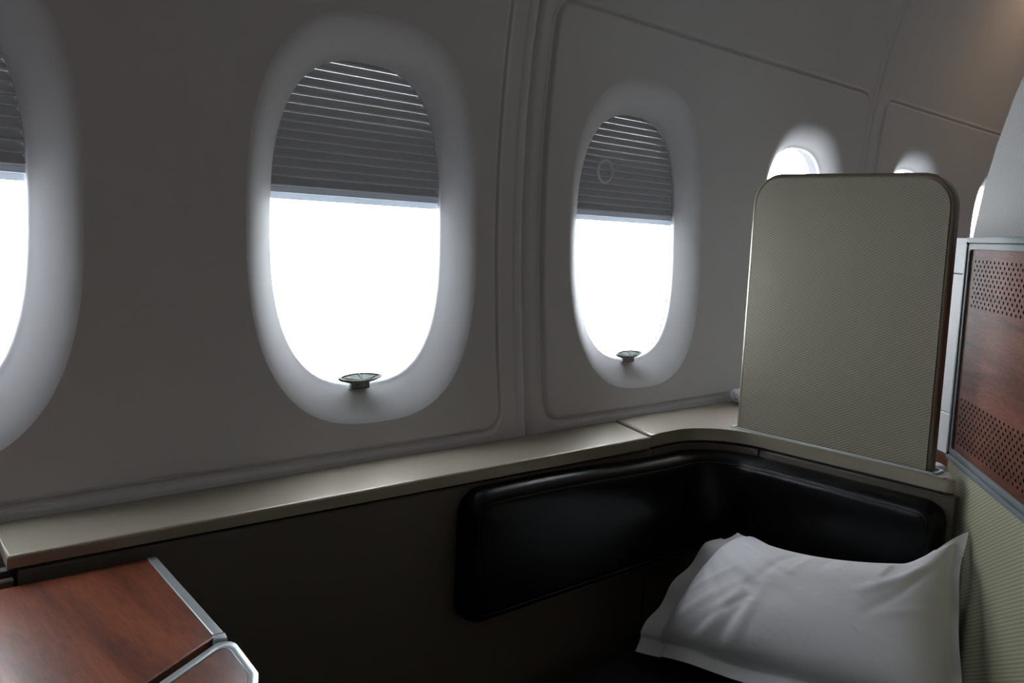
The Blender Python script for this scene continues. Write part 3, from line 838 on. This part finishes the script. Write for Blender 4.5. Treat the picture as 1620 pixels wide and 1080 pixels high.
# silver strip down the right side of the main top
e1 = Vector((.3465, .899)); dv = (e1 - K).normalized(); sd = Vector((dv.y, -dv.x))
strip = [tuple(K + sd * -.0045), tuple(K + sd * .0052), tuple(e1 + sd * .0052), tuple(e1 + sd * -.0045)]
adopt(tb, plan_slab('edge_trim', strip, ZTB - .023, ZTB + .0009, .0012, M_SILVER, seg=3))
hp = K + gd * .0
hinge = [tuple(hp + Vector((-.0085, -.0085))), tuple(hp + Vector((.0030, -.0120))), tuple(hp + Vector((.0058, -.0015))), tuple(hp + Vector((-.0040, -.0012)))]
adopt(tb, plan_slab('hinge_cap', hinge, ZTB - .020, ZTB + .0010, .0014, M_SILVER, seg=3))
# folding leaf
nrm = Vector((gd.y, -gd.x))                        # toward the seat side
A = K + nrm * .0090 + gd * .0035
lp = [tuple(A - gd * .60), tuple(A + nrm * .42 - gd * .60), (A.x - .056, A.y - .42), (A.x - .0125, A.y - .088), tuple(A)]
lp = [tuple(A), tuple(A - gd * .60), tuple(Vector(tuple(A - gd * .60)) + Vector((0, -.42))), (A.x - .045, A.y - .42), (A.x - .045, A.y - .14), (A.x - .0105, A.y - .075)]
leaf_out = rounded(lp, [.0105, 0, 0, 0, .02, .014])
lp_i = off_poly(lp, .0085); leaf_in = rounded(lp_i, [.0062, 0, 0, 0, .015, .010])
leaf = empty('folding_leaf'); leaf.location = (0, 0, 0)
V, F = ring(leaf_out, leaf_in, ZTB - .016, ZTB + .0012, ((0, 0, 0), (1, 0, 0), (0, 1, 0), (0, 0, 1)), .0018)
leaf_trim = mesh_obj('folding_leaf', V, F, M_SILVER, smooth=True, angle=40)
bpy.data.objects.remove(leaf)
adopt(tb, leaf_trim)
lw = plan_slab('leaf_veneer', leaf_in, ZTB - .015, ZTB + .0006, .0004, M_WOOD_LEAF, seg=1); lw.parent = leaf_trim
# table support: cabinet body under the main top
bm = prism(rrect(-.16, .27, .72, .897, .02, 5), 0, ZTB - .023, bevel=.003, seg=2)
adopt(tb, bm_obj('pedestal', bm, M_SIDE, angle=50))

# ------------------------------------------------------------------ seat cushion
SZ = .562
bm = prism([(.62, .30), (1.09, .30), (1.30, .455), (1.306, .47), (1.306, .84), (1.29, .856), (.63, .856), (.62, .84)], .12, SZ, bevel=.03, seg=5)
seat = empty('seat', (.95, .6, 0)); tag(seat, 'black upholstered seat cushion in the dark suite corner', 'seat')
adopt(seat, bm_obj('cushion', bm, M_SEAT, angle=60))
bm = prism([(.66, .33), (1.08, .33), (1.28, .475), (1.28, .83), (.66, .83)], .0, .125, bevel=.004, seg=2)
adopt(seat, bm_obj('plinth', bm, M_SIDE, angle=50))

# ------------------------------------------------------------------ pillow
def pillow():
    TL, TR = np.array((1.258, .790, .756)), np.array((1.320, .446, .818))
    BL, BR = np.array((1.045, .806, .594)), np.array((1.165, .361, .603))
    nu, nv = 170, 130
    u = np.linspace(-1, 1, nu); v = np.linspace(-1, 1, nv); U, W = np.meshgrid(u, v, indexing='ij')
    a, b = (U + 1) / 2, (W + 1) / 2
    P = ((1 - a) * (1 - b))[..., None] * BL + (a * (1 - b))[..., None] * BR + ((1 - a) * b)[..., None] * TL + (a * b)[..., None] * TR
    ex = (TR - TL + BR - BL); ex /= np.linalg.norm(ex); ey = (TL - BL + TR - BR); ey -= ex * ex.dot(ey); ey /= np.linalg.norm(ey)
    ez = np.cross(ex, ey); 
    if ez[0] > 0: ez = -ez
    # edge shape: top sags between the horns, left side bows out
    sag = .060 * np.clip(b, 0, 1) ** 2 * np.clip(1 - np.abs((U - .18) / 1.18) ** 2.2, 0, 1) * sstep((1.02 - U) / .42)
    P = P - ey * sag[..., None]
    P = P - ex * (.012 * (1 - a) ** 2 * (1 - W ** 2))[..., None]
    P = P - ex * (.010 * a ** 2 * (1 - W ** 2))[..., None]
    tlc = np.clip((-U - .72) / .28, 0, 1) * np.clip((W - .6) / .4, 0, 1)
    P = P + (ex * .016 - ey * .012)[None, None] * tlc[..., None]
    trc = np.clip((U - .80) / .20, 0, 1) ** 1.5 * np.clip((W - .75) / .25, 0, 1) ** 1.5
    P = P + (ey * .016 + ex * .004)[None, None] * trc[..., None]
    fl = .87                                              # flange starts here
    bu = np.clip(1 - (np.abs(U) / np.where(U > 0, .93, .85)) ** 3.2, 0, 1); bv = np.clip(1 - (np.abs(W) / np.where(W > 0, .965, .83)) ** np.where(W > 0, 2.4, 3.8), 0, 1)
    body = (bu * bv) ** .48
    # folds: list of (u0,v0,u1,v1,width,height)
    folds = [(-.80, -.72, -.35, .10, .050, .0050), (-.66, -.80, -.30, -.20, .040, -.0070), (-.55, -.84, -.36, -.10, .045, .0075),
             (-.44, -.84, -.30, -.30, .034, -.0060), (-.34, -.84, -.22, .05, .045, .0045), (-.84, .60, -.30, .05, .060, .0055),
             (-.78, .30, -.42, -.40, .045, -.0050), (-.70, .80, -.10, .30, .05, .0040), (-.12, .82, -.30, .10, .040, -.0040),
             (.00, .82, -.10, .30, .035, .0035), (.14, .82, .08, .45, .03, -.0032), (.26, .80, .22, .50, .03, .0030),
             (.84, .70, .40, .20, .055, .0060), (.80, .52, .45, -.10, .04, -.0045), (.84, .10, .55, -.05, .05, .0035),
             (.40, -.30, .62, -.62, .014, -.0050), (.40, -.27, .60, -.58, .016, .0030), (.84, -.50, .45, -.30, .05, .0035),
             (-.80, -.30, -.5, .2, .04, .0040), (.55, .80, .50, .40, .03, .0035), (-.30, .25, .15, -.10, .09, .0030)]
    H = np.zeros_like(U)
    for u0, v0, u1, v1, w, h in folds:
        dx, dy = u1 - u0, v1 - v0; L2 = dx * dx + dy * dy
        t = np.clip(((U - u0) * dx + (W - v0) * dy) / L2, 0, 1)
        dd = np.hypot(U - u0 - t * dx, W - v0 - t * dy)
        H += h * np.exp(-(dd / w) ** 2) * (1 - t * .75) * np.clip(4 * t + .25, 0, 1)
    # soft random undulation
    for _ in range(26):
        kx, ky = rng.normal(0, 5, 2); ph = rng.uniform(0, 6.28); H += .00042 * np.sin(kx * U + ky * W + ph)
    flange = 1 - np.clip(body * 4, 0, 1)
    wave = .0055 * flange * (np.sin(9 * U + 1.1) * (np.abs(W) > .8) + np.sin(10 * W + 2.0) * (np.abs(U) > .8))
    horn = .020 * np.clip((np.abs(U) - .7) / .3, 0, 1) * np.clip((W - .7) / .3, 0, 1)
    Hf = .072 * body + .75 * H * (.25 + body) + wave - horn * .2
    Hb = -.022 * body + wave - .002
    Vf = P + ez * Hf[..., None]; Vb = P + ez * Hb[..., None]
    V = list(Vf.reshape(-1, 3)) + list(Vb.reshape(-1, 3)); F = []
    o2 = nu * nv
    for i in range(nu - 1):
        for j in range(nv - 1):
            q = (i * nv + j, (i + 1) * nv + j, (i + 1) * nv + j + 1, i * nv + j + 1); F.append(q); F.append(tuple(k + o2 for k in q[::-1]))
    for i in range(nu - 1):
        for j in (0, nv - 1): F.append((i * nv + j, i * nv + j + o2, (i + 1) * nv + j + o2, (i + 1) * nv + j))
    for j in range(nv - 1):
        for i in (0, nu - 1): F.append((i * nv + j, i * nv + j + 1, i * nv + j + 1 + o2, i * nv + j + o2))
    o = mesh_obj('pillow', V, F, M_PILLOW, smooth=True, angle=70)
    c = Vector((1.12, .64, .56)); o.data.transform(Matrix.Translation(-c)); o.location = c
    tag(o, 'rumpled white cotton pillow with flanged edges leaning in the suite corner', 'pillow')
    return o
pillow()

# ------------------------------------------------------------------ small white items behind the divider
def blob(name, c, ax, label, cat, m, sq=2.4):
    V = []; F = []; nu, nv = 28, 16
    for i in range(nu):
        for j in range(nv + 1):
            a = 2 * math.pi * i / nu; b = -math.pi / 2 + math.pi * j / nv
            def e(x, p=.75): return math.copysign(abs(x) ** p, x)
            x, y, z = e(math.cos(b)) * e(math.cos(a)), e(math.cos(b)) * e(math.sin(a)), e(math.sin(b))
            w = 1 + .04 * math.sin(5 * a + 2 * b)
            V.append((x * ax[0] * w, y * ax[1] * w, z * ax[2]))
    for i in range(nu):
        for j in range(nv): F.append((i * (nv + 1) + j, ((i + 1) % nu) * (nv + 1) + j, ((i + 1) % nu) * (nv + 1) + j + 1, i * (nv + 1) + j + 1))
    o = mesh_obj(name, V, F, m, smooth=True); o.location = c; tag(o, label, cat); return o
pouch = blob('cloth_pouch', (1.5955, .9625, .9045), (.050, .030, .0160), 'white printed pouch tip on the ledge left of the privacy divider', 'pouch', M_POUCH)
pouch.rotation_euler = (0, 0, math.radians(-58))
# purple lettering on the tip, only two letters peek out
for k, (ch, dx, dz) in enumerate((('C', .0, .0), ('L', .0, -.009))):
    cu = bpy.data.curves.new('lettering', 'FONT'); cu.body = ch; cu.size = .011; cu.extrude = .0003
    to = bpy.data.objects.new('tmp_text', cu); COL.objects.link(to)
    dg = bpy.context.evaluated_depsgraph_get(); me = bpy.data.meshes.new_from_object(to.evaluated_get(dg))
    bpy.data.objects.remove(to); me.name = 'lettering'; me.materials.append(M_INK)
    lo = bpy.data.objects.new('lettering', me); COL.objects.link(lo); lo.parent = pouch
    lo.rotation_euler = (math.radians(84), math.radians(-50), math.radians(-24)); lo.location = (-.0395 + k * .003, -.0262 - k * .0006, .0015 - k * .008)
cl = blob('folded_cloth', (1.445, .552, .872), (.040, .022, .012), 'white cloth glimpsed low in the gap right of the divider foot', 'cloth', M_POUCH)

# low console of the next suite behind the divider that carries both
bm = prism([(1.80, .66), (2.60, .66), (2.60, .965), (1.80, .965)], 0, .872, bevel=.008, seg=3, caps='top')
o = bm_obj('rear_console', bm, M_CAP, angle=50); tag(o, 'champagne console top of the next suite hidden behind the divider', 'console')
bm = prism([(1.408, .535), (1.50, .60), (1.50, .66), (1.408, .66)], 0, .860, bevel=.003, seg=2, caps='top')
o = bm_obj('rear_stand', bm, M_SIDE, angle=50); tag(o, 'low stand under the white cloth behind the divider foot', 'console')
